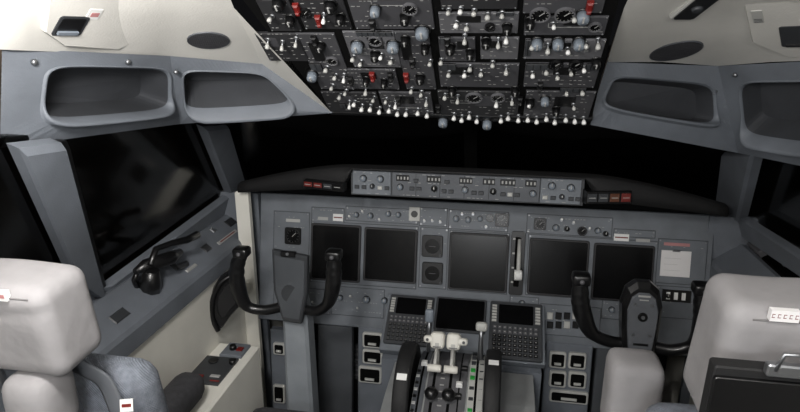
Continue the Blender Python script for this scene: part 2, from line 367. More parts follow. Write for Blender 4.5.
def gauge(F,px,py,r,par,c=.003,sq=True,name='gauge',ang=.8,pale=False):
    a,b_=F.ab(px,py,c); b=B()
    if sq: b.rbox(F,a-r*1.12,a+r*1.12,b_-r*1.12,b_+r*1.12,c-.003,c+.003,r*.25,'black',.001)
    b.ring(F,a,b_,r,r*.86,c,c+.006,'module_grey' if pale else 'black'); b.cyl(F,a,b_,c,c+.0035,r*.88,r*.88,'screen',24)
    for k in range(12):
        t=k*math.pi/6; p=F.P(a+.75*r*math.cos(t),b_+.75*r*math.sin(t),c+.004)
        f=Fr(p,F.u*math.cos(t)+F.v*math.sin(t),-F.u*math.sin(t)+F.v*math.cos(t)); b.box(f,-r*.08,r*.08,-r*.025,r*.025,0,.0004,'legend' if pale else 'module_grey')
    f=Fr(F.P(a,b_,c+.004),F.u*math.cos(ang)+F.v*math.sin(ang),-F.u*math.sin(ang)+F.v*math.cos(ang)); b.box(f,-r*.1,r*.62,-r*.035,r*.035,0,.0008,'legend')
    return b.done(name,par)
def dashes(b,F,x0,y0,x1,y1,c,rows,dens=.5,m='legend',w=(.003,.008),h=.0008):
    a0,a1,b0,b1=F.rect(x0,y0,x1,y1,c)
    for k in range(rows):
        bb=b0+(k+.5)*(b1-b0)/rows; a=a0+.003
        while a<a1-.01:
            l=random.uniform(*w)
            if random.random()<dens: b.box(F,a,min(a+l,a1-.002),bb-h,bb+h,c,c+.0003,m)
            a+=l+.004
# ------------------------------------------------------------ OVERHEAD PANEL
F=Fr((0,-.6,1.6),(1,0,0),(0,-.779,.627)); FO=F
r=root('overhead_panel',F.P(0,0,0),'dark grey overhead switch panel packed with toggles, knobs and gauges','panel')
b=B(); pts=[F.ab(*p) for p in ((330,111),(590,126))]; pt=[F.ab(236,-40),F.ab(628,-40)]
ol=[pts[0],pts[1],pt[1],(-.45,pt[0][1])]
b.loft([[F.P(x,y,-.04) for x,y in ol],[F.P(x,y,0) for x,y in ol]],'matte_black')
b.box(F,pts[0][0],pts[1][0],pts[0][1]-.012,pts[0][1]+.004,-.04,.006,'black',.003)
b.done('frame',r)
mods=[(256,-30,290,30,0),(293,-30,344,28,0),(347,-30,432,28,1),(262,32,305,60,0),(308,32,345,88,1),(348,30,398,66,2),(348,68,398,88,1),(400,30,433,88,1),
(302,64,307,88,0),(326,91,380,114,0),(382,91,433,115,1),(439,-30,519,8,0),(439,11,519,32,2),(439,36,476,60,1),(480,36,519,58,2),(439,62,519,86,1),(439,90,519,120,0),(524,-30,608,12,1),(524,15,607,34,1),(524,38,604,58,2),(524,62,598,86,1),(524,90,592,122,1)]
mc=['overhead_grey','module_mid','module_grey']
for m in mods:
    a=F.rect(*m[:4],0)
    if a[1]-a[0]<.02: continue
    b=B(); b.box(F,a[0]+.001,a[1]-.001,a[2]+.001,a[3]-.001,-.002,.004,mc[m[4]],.001)
    rows=max(2,int((a[3]-a[2])/.013)); dashes(b,F,m[0],m[1],m[2],m[3],.0041,rows,.36,h=.0006)
    if random.random()<.6:
        yy=a[2]+(a[3]-a[2])*random.uniform(.3,.7); x0=a[0]+(a[1]-a[0])*random.uniform(.1,.3); x1=a[1]-(a[1]-a[0])*random.uniform(.2,.4)
        b.box(F,x0,x1,yy,yy+.0009,.004,.0043,'legend'); b.box(F,x0,x0+.0009,yy,yy+.012,.004,.0043,'legend')
    w=(a[1]-a[0]); h_=(a[3]-a[2]); s0=random.uniform(.1,.55)
    b.box(F,a[0]+w*s0,a[0]+w*(s0+.3),a[2]+h_*.55,a[2]+h_*.85,.004,.0046,'black' if m[4] else 'module_mid')
    for (sx,sy) in ((a[0]+.004,a[2]+.004),(a[1]-.004,a[3]-.004),(a[0]+.004,a[3]-.004),(a[1]-.004,a[2]+.004)): b.cyl(F,sx,sy,.003,.005,.0018,.0018,'metal',6)
    b.done('switch_module',r)
tg=[(322,24),(296,47),(326,73),(333,80),(342,83),(360,66),(352,60),(391,63),(381,58),(428,65),(441,64),(447,15),(459,13),(473,16),(488,19),(503,18),(456,28),(467,30),(463,45),(471,70),(463,78),(481,76),(492,67),(506,75),(583,71),(571,76),(557,80),(545,75),(534,77),(330,91),(338,98),(345,94),(352,106),(364,96),(373,102),(386,104),(395,108),(412,93),(421,96),(425,106),(507,44),(497,48),(448,76),(575,22),
 (348,108),(360,111),(369,112),(378,113),(388,114),(398,115),(407,117),(416,116),(428,118),(454,120),(462,121),(470,120),(478,122),(500,122),(508,121),(517,122),(527,121),(537,123),(547,122),(556,124),(565,122),(574,124),(583,124),
 (513,106),(528,107),(574,110),(566,96),(582,95),(497,108),(270,22),(266,48),(282,51),(553,29),(598,50),(532,50),(547,53),(568,53),(586,48),(444,100),(456,104)]
for i,(x,y) in enumerate(tg):
    edge=y>110 and i>40
    toggle(F,x+random.uniform(-1.5,1.5),y+random.uniform(-1.2,1.2),r,'white' if (edge or i%4==0) else 'offwhite',tilt=(.010 if not edge else .004)*random.choice([1,1,-.4 if not edge else 1]),r=random.uniform(.0033,.0043) if not edge else .0045,h=.021)
for (x,y,s) in [(312,77,.012),(357,48,.013),(393,48,.013),(422,34,.014),(443,123,.012),(487,125,.012),(537,45,.011),(558,45,.011),(579,45,.011),(583,18,.012),(545,102,.010),(375,12,.010)]:
    knob(F,x,y,s,r,h=.020)
for (x,y,s) in [(278,6,.012),(330,8,.012),(340,20,.009),(405,20,.010),(405,42,.009),(375,57,.010),(470,55,.009),(507,30,.009),(530,24,.009),(596,64,.009),(320,48,.010),(290,22,.01),(420,80,.01),(530,104,.01),(556,112,.009),(452,92,.009),(515,92,.009),(425,50,.009),(450,50,.01),(486,44,.009),(366,82,.008),(384,84,.008)]:
    knob(F,x,y,s,r,'black',h=.020)
for (x,y,s,p) in [(474,97,.020,1),(498,97,.017,1),(540,14,.019,1),(565,14,.019,1),(556,64,.015,0),(576,64,.015,0),(375,40,.015,1),(305,12,.013,0),(410,8,.015,1),(332,60,.014,1),(490,26,.010,0),(595,26,.012,1)]:
    gauge(F,x,y,s,r,.004,False,pale=p)
for (x,y) in [(318,20),(372,76),(406,77),(296,8),(590,6)]:
    a,b_=F.ab(x,y,.01); b=B(); b.box(F,a-.006,a+.006,b_-.012,b_+.008,.004,.014,'red',.003); b.box(F,a-.004,a+.004,b_-.016,b_-.008,.006,.018,'red',.002); b.done('switch_guard',r)
for (x,y) in [(314,40),(372,24),(412,62),(350,80),(447,40),(520,100),(390,76),(398,100),(438,108),(540,86)]:
    a,b_=F.ab(x,y,.01); b=B(); b.box(F,a-.006,a+.006,b_-.012,b_+.008,.004,.014,'black',.003); b.box(F,a-.004,a+.004,b_-.016,b_-.008,.006,.018,'black',.002); b.done('switch_guard',r)
for (x0,y0,x1,y1) in [(356,32,392,36),(310,64,322,70),(440,38,450,44),(525,40,531,56),(586,64,596,70),(340,104,346,108),(526,64,548,70),(440,64,456,70),(496,12,514,16),(560,88,586,92)]:
    b=B(); a=F.rect(x0,y0,x1,y1,.006); b.box(F,*a,.004,.007,'black',.001); n=max(2,int((a[1]-a[0])/.012))
    for k in range(n):
        w=(a[1]-a[0])/n; b.box(F,a[0]+k*w+.001,a[0]+(k+1)*w-.001,a[2]+.001,a[3]-.001,.007,.0075,'dark_grey')
    b.done('annunciator',r)
# ------------------------------------------------------------ GLARESHIELD
r=root('glareshield',(0,0,1.2),'black padded glareshield hood spanning the cockpit above the instrument panel','glareshield')
b=B(); lp=[];tp=[]
N=40
for i in range(N+1):
    x=-.80+ (0.755+.80)*i/N; k=abs(x+.02)
    q=min(1,max(0,(k-.36)/.42)); 
    zt=1.272-.088*q**1.35-.014*(k/.8)**2; zb=(1.194-.056*q**1.2); yl=-.190+.09*q
    hb=1.258 if k<.37 else zb
    lp.append([V((x,yl+.05,hb-.002)),V((x,yl+.006,hb)),V((x,yl-.006,hb+.003)),V((x,yl-.009,(hb+zt)/2)),V((x,yl-.004,zt-.005)),V((x,yl+.006,zt)),V((x,yl+.03,zt+.001)),V((x,yl+.05,zt-.012))])
    tp.append([V((x,yl+.028,zt-.002)),V((x,.05,zt-.05)),V((x,.30,1.08)),V((x,.29,1.06)),V((x,.04,1.105)),V((x,yl+.05,hb-.001))])
b.loft(lp,'rubber',sm=True); b.loft(tp,'matte_black',sm=True); b.done('hood',r)
FM=Fr((0,-.172,1.2),(1,0,0),(0,0.05,1)); F=FM
b=B(); a0,_=F.ab(351,181); a1,_=F.ab(584,190); b.box(F,a0,a1,-.026,.060,-.04,-.001,'dark_grey'); b.done('mode_panel_body',r)
for (x0,x1,mt) in ((353,391,'panel_grey'),(392.5,539.5,'mode_grey'),(541,581,'panel_grey')):
    a0,_=F.ab(x0,181); a1,_=F.ab(x1,189); b=B(); b.box(F,a0,a1,-.022,.053,-.002,.005,mt,.001)
    for row in (-.018,.022,.048):
        a=a0+.006
        while a<a1-.012:
            w=random.uniform(.004,.012)
            if random.random()<.4: b.box(F,a,a+w,row-.0008,row+.0008,.005,.0053,'legend')
            a+=w+.006
    if mt=='mode_grey':
        for k in range(1,6):
            a=a0+(a1-a0)*k/6; b.box(F,a-.0008,a+.0008,-.02,.05,.005,.0053,'black')
    b.done('mode_panel_module',r)
def yline(x,f):
    t=(x-353)/229.; return (172+7*t)+(18+6*t)*f
for (x,w) in ((403,13),(434,14),(466,13),(489,12),(508,15),(531,11)):
    b=B(); a0,_=F.ab(x-w/2,180); a1,_=F.ab(x+w/2,180); b.box(F,a0,a1,.026,.045,.004,.0068,'black',.001)
    n=3 if w<13 else 4
    for k in range(n):
        aw=(a1-a0)/n; b.box(F,a0+aw*k+aw*.35,a0+aw*(k+1)-aw*.2,.031,.040,.0068,.0070,'legend')
    b.done('digital_readout',r)
for (x,f,s,m) in ((363,.35,.010,'knob_grey'),(380,.35,.010,'knob_grey'),(400,.72,.009,'knob_grey'),(434,.72,.009,'black'),(465,.7,.009,'knob_grey'),(493,.72,.009,'black'),(533,.72,.009,'knob_grey'),(552,.35,.010,'knob_grey'),(571,.4,.010,'knob_grey'),(372,.75,.007,'dark_grey'),(562,.8,.007,'dark_grey')):
    knob(F,x,yline(x,f),s,r,m,.014)
for (x,f) in ((357,.8),(364,.8),(380,.8),(387,.8),(412,.75),(419,.75),(444,.8),(451,.8),(474,.8),(481,.8),(503,.8),(510,.8),(517,.8),(545,.85),(553,.85),(571,.85),(578,.85),(416,.35),(447,.35)):
    b=B(); a,b_=F.ab(x,yline(x,f),.005); b.box(F,a-.0075,a+.0075,b_-.006,b_+.006,.004,.009,'offwhite' if (int(x)%5==0) else 'dark_grey',.0015); b.done('push_button',r)
for (x0,y0,x1,y1) in ((304,181,343,190),(586,191,631,204)):
    sgn=1 if x0>500 else -1
    p=onp((x0+x1)/2,(y0+y1)/2,(0,-.194,0),(0,1,0))
    f=Fr(p,(1,.2*sgn,0),(0,.05,1)); a=f.rect(x0,y0,x1,y1)
    b=B(); b.box(f,*a,-.03,.004,'black',.002); b.done('warning_light_housing',r)
    w=a[1]-a[0]
    cols=['redlit','redlit','dark_grey','black'] if sgn<0 else ['dark_grey','dark_grey','amber','redlit']
    for k in range(4):
        b=B(); b.box(f,a[0]+w*(k+.08)/4,a[0]+w*(k+.92)/4,a[2]+.007,a[3]-.007,.003,.007,cols[k],.0015)
        b.box(f,a[0]+w*(k+.2)/4,a[0]+w*(k+.8)/4,(a[2]+a[3])/2-.001,(a[2]+a[3])/2+.001,.007,.0073,'legend'); b.done('warning_light',r)
# ------------------------------------------------------------ MAIN PANEL
F=Fr((0,0,.9),(1,0,0),(0,.208,.978)); FMn=F
r=root('main_instrument_panel',(0,0,.62),'grey main instrument panel with dark display screens, gauges and gear lever','instrument panel')
b=B(); ua=-.784; ub=F.ab(712,262)[0]
b.box(F,ua,ub,-.27,.205,-.03,0,'panel_grey',.003)
b.done('panel_face',r)
def sub(x0,y0,x1,y1,h=.002,m='panel_grey',d=0,rows=3,name='sub_panel'):
    b=B(); a=F.rect(x0,y0,x1,y1); b.box(F,*a,-.001,h,m,.001)
    b.box(F,a[0]-.002,a[1]+.002,a[2]-.002,a[3]+.002,-.001,.0004,'dark_grey')
    if d: dashes(b,F,x0,y0,x1,y1,h+.0001,rows,d)
    for (sx,sy) in ((a[0]+.005,a[2]+.005),(a[1]-.005,a[3]-.005),(a[0]+.005,a[3]-.005),(a[1]-.005,a[2]+.005)): b.cyl(F,sx,sy,h,h+.001,.003,.003,'metal',6)
    return b.done(name,r)
sub(274,212,309,262,d=.25,rows=5); sub(274,264,309,284,d=.15,rows=2); sub(311,224,417,285,d=0); sub(312,208,344,222,d=.4); sub(346,208,418,222,d=.4); sub(420,228,447,288,d=.2,rows=6); sub(420,208,447,226,d=.3)
sub(449,211,508,230,d=.4); sub(449,232,508,292); sub(527,238,656,299); sub(527,216,612,235,d=.4); sub(614,230,655,237,d=.3,rows=1); sub(657,240,706,284,d=.15)
sub(274,288,330,312,d=.3); sub(332,288,384,316,d=.4); sub(540,306,600,336,d=.3); sub(602,302,654,320,d=.3); sub(656,287,700,318,d=.25); sub(510,297,538,312,d=.3,rows=2)
for (x0,y0,x1,y1) in ((313,226,359,279),(366,230,415,280),(451,235,506,289),(530,241,586,294),(594,246,651,299)):
    a=F.rect(x0-2,y0-2,x1+2,y1+2); b=B(); b.rbox(F,*a,-.001,.008,.008,'overhead_grey',.002)
    o=b.done('display_unit',r); a=F.rect(x0,y0,x1,y1)
    b=B(); b.rbox(F,*a,.0075,.0092,.006,'screen',.0006); b.done('screen',o)
gauge(F,293,236,.028,r,.003)
for (x0,y0,x1,y1) in ((422,235,443,257),(422,262,443,284)):
    a=F.rect(x0,y0,x1,y1); b=B(); b.rbox(F,*a,-.001,.007,.008,'black',.002); cx,cy=(a[0]+a[1])/2,(a[2]+a[3])/2; b.rbox(F,a[0]+.006,a[1]-.006,a[2]+.006,a[3]-.006,.007,.0078,.010,'overhead_grey'); b.cyl(F,cx,cy,.0075,.0085,.026,.026,'screen',24)
    b.box(F,cx-.012,cx+.012,cy-.0008,cy+.0008,.0085,.009,'module_grey'); b.cyl(F,a[1]-.007,a[2]+.007,.006,.014,.005,.005,'dark_grey',10); b.done('standby_instrument',r)
gauge(F,502,220,.021,r,.003,pale=True); gauge(F,540,224,.018,r,.003,pale=True); gauge(F,582,231,.016,r,.003,False); gauge(F,490,218,.014,r,.003,False)
b=B(); a=F.rect(409,207,420,221,.004); b.box(F,*a,.0,.006,'offwhite',.001); b.cyl(F,(a[0]+a[1])/2,(a[2]+a[3])/2,.006,.008,.012,.012,'black'); b.done('selector_plate',r)
for (x,y,s) in ((356,215,.009),(370,216,.010),(388,214,.009),(398,215,.009),(456,219,.010),(468,220,.010),(480,219,.009),(556,228,.010),(567,229,.008),(598,231,.009),(606,234,.008),(366,300,.012),(384,301,.010),(668,296,.008),(340,298,.009),(522,304,.010),(645,308,.01),(612,310,.009),(628,311,.009)):
    knob(F,x,y,s,r,'knob_grey' if s>.0085 else 'black',.014,c=.002)
for (x,y) in ((349,216),(362,211),(379,219),(462,213),(473,213),(486,226),(574,222),(590,228),(562,219),(288,254),(296,254),(284,300),(297,301),(312,302),(350,296),(357,308),(424,220),(432,220),(440,221),(285,273),(298,273)):
    toggle(F,x,y,r,'white',.014,.005,.002)
for (x0,y0,x1,y1,m) in ((333,214,343,221,'white'),(614,234,629,241,'white'),(286,219,300,222,'offwhite'),(664,243,690,246,'pink'),(318,217,328,220,'legend'),(636,239,650,242,'legend')):
    b=B(); a=F.rect(x0,y0,x1,y1,.003); b.box(F,*a,.0,.0034,m)
    if m=='white': b.box(F,a[0]+.003,a[1]-.003,(a[2]+a[3])/2-.002,(a[2]+a[3])/2+.002,.003,.0037,'red')
    b.done('placard',r)
b=B(); a=F.rect(510,231,524,295); b.rbox(F,*a,-.001,.006,.008,'black',.001); b.rbox(F,a[0]+.014,a[1]-.014,a[2]+.03,a[3]-.02,.006,.0066,.004,'matte_black')
for k in range(4): b.box(F,a[0]+.006,a[0]+.014,a[3]-.03-k*.05,a[3]-.024-k*.05,.006,.0066,'legend')
o=b.done('gear_lever_slot',r)
g0=F.ab(518,272,.02); b=B(); b.tube([F.P(g0[0],g0[1]+.11,.004),F.P(g0[0],g0[1]+.05,.028),F.P(g0[0],g0[1],.045)],[.006,.007,.007],'offwhite',10)
f2=Fr(F.P(g0[0],g0[1]-.006,.045),F.v,F.n); b.cyl(f2,0,0,-.013,.013,.018,.018,'white',20,.003); b.done('gear_lever',r)
for i in range(4):
    for j in range(2):
        b=B(); a,bb=F.ab(550+i*8.5,316+j*9,.005); b.box(F,a-.01,a+.01,bb-.012,bb+.012,.002,.008,'offwhite' if (i+j)%3==0 else 'black',.002); b.done('push_button',r)
b=B(); a=F.rect(662,290,691,302,.003); b.box(F,*a,.0,.006,'black',.001); 
for k in range(3): b.box(F,a[0]+.012+k*.024,a[0]+.024+k*.024,a[2]+.008,a[3]-.008,.006,.0075,'white')
b.done('nameplate',r)
a=F.rect(661,251,691,277,.01)
rr=root('paper_card',F.P((a[0]+a[1])/2,a[2],.01),'white paper card clipped to the grey instrument panel','card')
b=B(); b.box(F,*a,.004,.006,'paper')
for k in range(3): b.box(F,a[0]+.01,a[1]-.03-.01*(k%2),a[3]-.026-k*.020,a[3]-.0254-k*.020,.006,.0063,'legend')
b.done('sheet',rr); b=B(); b.box(F,(a[0]+a[1])/2-.012,(a[0]+a[1])/2+.012,a[3]-.004,a[3]+.003,.004,.008,'metal',.002); b.done('clip',rr)
# ------------------------------------------------------------ FORWARD CENTRE CONSOLE
G=Fr((0,-.035,.775),(1,0,0),(0,.819,.574)); F=G
r=root('centre_console',(-.02,-.35,0),'grey centre console with two keypad units, lower screen and trim wheels','console')
b=B(); a=(F.ab(384,320)[0],F.ab(545,330)[0],F.ab(515,362)[1],-.003)
b.box(F,a[0],a[1],a[2],a[3],-.03,0,'panel_grey',.003)
b.box(WF,a[0]+.01,a[1]-.01,-.22,-.08,.0,.62,'shell_grey'); b.done('front_face',r)
def cdu(x0,y0,x1,y1):
    a=F.rect(x0,y0,x1,y1); b=B(); b.rbox(F,*a,-.001,.012,.006,'dark_grey',.002); o=b.done('keypad_unit',r)
    w=a[1]-a[0];h=a[3]-a[2]
    b=B(); b.rbox(F,a[0]+w*.17,a[1]-w*.17,a[2]+h*.60,a[3]-h*.06,.0115,.0135,.004,'screen'); b.done('screen',o)
    b=B()
    for side in (0,1):
        for k in range(6):
            x=a[0]+w*(.04 if side==0 else .87); y=a[2]+h*(.62+k*.053); b.box(F,x,x+w*.09,y,y+h*.035,.012,.016,'offwhite')
    for i in range(9):
        for j in range(7):
            x=a[0]+w*(.07+i*.097); y=a[2]+h*(.05+j*.075); b.box(F,x,x+w*.066,y,y+h*.048,.012,.0165,'module_grey' if j>4 else 'black',.001)
            b.box(F,x+w*.02,x+w*.045,y+h*.018,y+h*.03,.0165,.0168,'legend')
    b.done('keypad',o)
cdu(387,297,432,346); cdu(489,304,542,361)
a=F.rect(435,299,486,333); b=B(); b.rbox(F,*a,-.001,.008,.006,'dark_grey',.002); o=b.done('display_unit',r)
b=B(); a=F.rect(437,301,484,331); b.rbox(F,*a,.0075,.0092,.004,'screen'); b.done('screen',o)
xc=-.034
arcp=[(-.18,.62),(-.20,.655),(-.26,.685),(-.33,.70),(-.42,.695),(-.52,.665),(-.62,.63),(-1.15,.60),(-1.15,.0),(-.18,.0)]
b=B(); b.loft([[V((xc-.100,y,z)) for y,z in arcp],[V((xc+.100,y,z)) for y,z in arcp]],'casing'); b.done('quadrant_body',r)
cas=[(-.21,.60),(-.24,.625),(-.40,.62),(-1.15,.52),(-1.15,.0),(-.21,.0)]
for (x0,x1) in ((xc-.195,xc-.150),(xc+.150,xc+.25)):
    b=B(); b.loft([[V((x,y,z)) for y,z in cas] for x in (x0,x1)],'casing'); b.done('side_casing',r)
sl=[(-.215,.663),(-.26,.688),(-.33,.703),(-.42,.698),(-.52,.668),(-.60,.640),(-.64,.632)]
def zs(y):
    for (y0,z0),(y1,z1) in zip(sl,sl[1:]):
        if y1<=y<=y0: return z0+(z1-z0)*(y-y0)/(y1-y0)
    return .63
def strip(b,x0,x1,h,m,sl=sl):
    b.loft([[V((x,y,z+h)) for (y,z) in sl]+[V((x,y,z-.02)) for (y,z) in sl[::-1]] for x in (x0,x1)],m)
b=B(); strip(b,xc-.062,xc+.050,.003,'module_grey'); strip(b,xc-.098,xc-.068,.001,'mode_grey')
LX=(xc-.044,xc+.004)
for x in LX: strip(b,x-.004,x+.004,.0036,'matte_black')
strip(b,xc-.085,xc-.079,.0016,'matte_black'); strip(b,xc+.028,xc+.032,.0036,'matte_black')
for k in range(10):
    y=-.40-k*.023; z=zs(y); b.box(WF,xc-.098,xc-.088,y,y+.010,z-.02,z+.004,'white' if k%2 else 'black')
    b.box(WF,xc-.026,xc-.014,y,y+.004,z-.02,z+.005,'legend')
b.done('slot_plate',r)
b=B(); strip(b,xc+.056,xc+.098,.003,'offwhite'); strip(b,xc+.074,xc+.081,.0036,'matte_black')
for k in range(10):
    y=-.27-k*.036; z=zs(y)+.0035; b.box(WF,xc+.059,xc+.072,y,y+.016,z-.02,z+.003,('green' if k in (3,4,7) else 'dark_grey')); b.box(WF,xc+.085,xc+.096,y+.004,y+.009,z-.02,z+.001,'dark_grey')
b.done('flap_scale',r)
for x,s in zip(LX,(-1,1)):
    b=B()
    b.loft([[V((x-.008,-.35,.69)),V((x+.008,-.35,.69)),V((x+.008,-.40,.69)),V((x-.008,-.40,.69))],[V((x-.006,-.33,.785)),V((x+.006,-.33,.785)),V((x+.006,-.37,.785)),V((x-.006,-.37,.785))]],'offwhite')
    o=b.done('thrust_lever',r)
    b=B(); f=Fr((x,-.35,.785),(1,0,0),(0,.4,1)); b.pillow(f,-.0215,.0215,-.026,.024,-.022,.018,.012,'lever_cream',8)
    b.pillow(f,min(0,s*.042),max(0,s*.042),-.010,.012,-.010,.016,.009,'lever_cream',8); b.cyl(f,s*.030,.0,.014,.020,.005,.004,'black',10); b.box(f,-.012,.012,-.020,-.017,.017,.0185,'module_grey'); b.done('handle',o)
    b=B(); b.tube([V((x,-.375,.77)),V((x,-.405,.755)),V((x,-.425,.742))],[.006,.005,.005],'offwhite',8); f=Fr((x,-.43,.738),(0,1,0),(0,0,1)); b.cyl(f,0,0,-.020,.020,.011,.011,'lever_cream',14,.003); b.done('reverse_lever',o)
b=B(); x=xc-.082; b.tube([V((x,-.27,.68)),V((x,-.255,.76)),V((x,-.25,.80))],[.007,.006,.005],'metal',8); b.pillow(Fr((x,-.25,.81),(1,0,0),(0,.2,1)),-.014,.014,-.022,.022,-.01,.01,.009,'knob_grey',6); b.done('speed_brake_lever',r)
b=B(); x=xc+.083; b.tube([V((x,-.30,.69)),V((x,-.29,.77)),V((x,-.285,.80))],[.009,.007,.006],'metal',8); b.pillow(Fr((x,-.285,.805),(1,0,0),(0,.2,1)),-.018,.018,-.013,.015,-.012,.012,.009,'offwhite',6); b.done('flap_lever',r)
for x in LX:
    b=B(); b.tube([V((x,-.50,.66)),V((x,-.50,.70))],.006,'metal',8); b.lathe(Fr((x,-.5,.685),(1,0,0),(0,1,0)),0,0,[(.008,0),(.018,.008),(.020,.02),(.014,.03),(.001,.034)],'gloss_black',14); b.done('fuel_lever',r)
for (x,y,m) in ((xc+.03,-.44,'white'),(xc+.03,-.48,'black'),(xc-.082,-.36,'white'),(xc+.04,-.37,'black')):
    b=B(); z=zs(y); b.box(WF,x-.009,x+.009,y-.008,y+.008,z-.03,z+.014,m,.003); b.done('indicator_light',r)
for sx in (-1,1):
    f=Fr((xc+sx*.124,-.43,.645),(0,1,0),(0,0,1)); b=B(); R0=.148
    b.loft([[f.P(rr_*math.cos(2*math.pi*i/48),rr_*math.sin(2*math.pi*i/48),c) for i in range(48)] for (rr_,c) in ((.02,-.010),(R0-.03,-.012),(R0-.024,-.022),(R0-.005,-.022),(R0,-.016),(R0,.016),(R0-.005,.022),(R0-.024,.022),(R0-.03,.012),(.02,.010))],'rubber',sm=True)
    o=b.done('trim_wheel',r)
    for k in range(2):
        t=k*math.pi+(2.25 if sx<0 else 1.75); f3=Fr(f.P(R0*math.cos(t),R0*math.sin(t),0),f.n,-f.u*math.sin(t)+f.v*math.cos(t)); b=B(); b.box(f3,-.014,.014,-.009,.009,-.001,.0012,'white'); b.done('wheel_marking',o)
# ------------------------------------------------------------ FOOTWELL PANELS + PEDALS
def footwell(x0,x1,ytop,cells,label,y=-.075,m='shell_grey'):
    f=Fr((0,y,.5),(1,0,0),(0,.1,1)); a0=f.ab(x0,360)[0]; a1=f.ab(x1,360)[0]; bt=f.ab((x0+x1)/2,ytop)[1]
    r=root('footwell_unit',f.P((a0+a1)/2,-.5,0),label,'panel','footwell units')
    b=B(); b.box(f,a0,a1,-.49,bt,-.03,0,m,.003); b.done('housing',r)
    for c in cells:
        a=f.rect(*c); b=B(); b.rbox(f,*a,-.001,.012,.008,'offwhite',.003); b.rbox(f,a[0]+.007,a[1]-.007,a[2]+.007,a[3]-.007,.0115,.0125,.006,'matte_black')
        w=(a[1]-a[0]); b.box(f,a[0]+w*.3,a[1]-w*.3,a[2]+.014,a[2]+.022,.0125,.02,'offwhite',.002); b.done('framed_recess',r)
footwell(358,384,328,[(363,332,383,347),(363,349,383,363),(359,366,382,382)],'grey footwell unit with framed recesses beneath the panel')
footwell(545,592,344,[(549,351,566,367),(568,352,586,368),(549,370,566,386),(568,371,586,387),(549,390,588,402)],'grey footwell unit with pale framed recesses beneath the panel')
footwell(271,288,330,[(274,342,286,354),(274,384,286,402)],'narrow grey footwell unit beside the cream console')
footwell(318,352,326,[],'plain dark grey footwell kick panel beneath the instrument panel',-.06,'hub_grey')
footwell(596,622,340,[],'plain dark grey footwell kick panel beside the yoke column',-.06,'hub_grey')
def pedal(x,y,z):
    r=root('rudder_pedal',(x,y,0),'metal rudder pedal standing in the dark footwell','pedal','rudder pedals')
    f=Fr((x,y,z),(1,0,0),(0,.35,1)); b=B(); b.rbox(f,-.05,.05,-.07,.07,-.01,.006,.015,'dark_grey',.003)
    for k in range(6): b.box(f,-.04,.04,-.055+k*.02,-.048+k*.02,.005,.01,'module_grey',.001)
    b.done('foot_plate',r); b=B(); b.tube([f.P(0,-.0,-.015),V((x,y+.05,z-.12)),V((x,y+.04,0))],.014,'metal'); b.done('arm',r)
for x in (-.66,-.46,.38,.62): pedal(x,.06,.42)
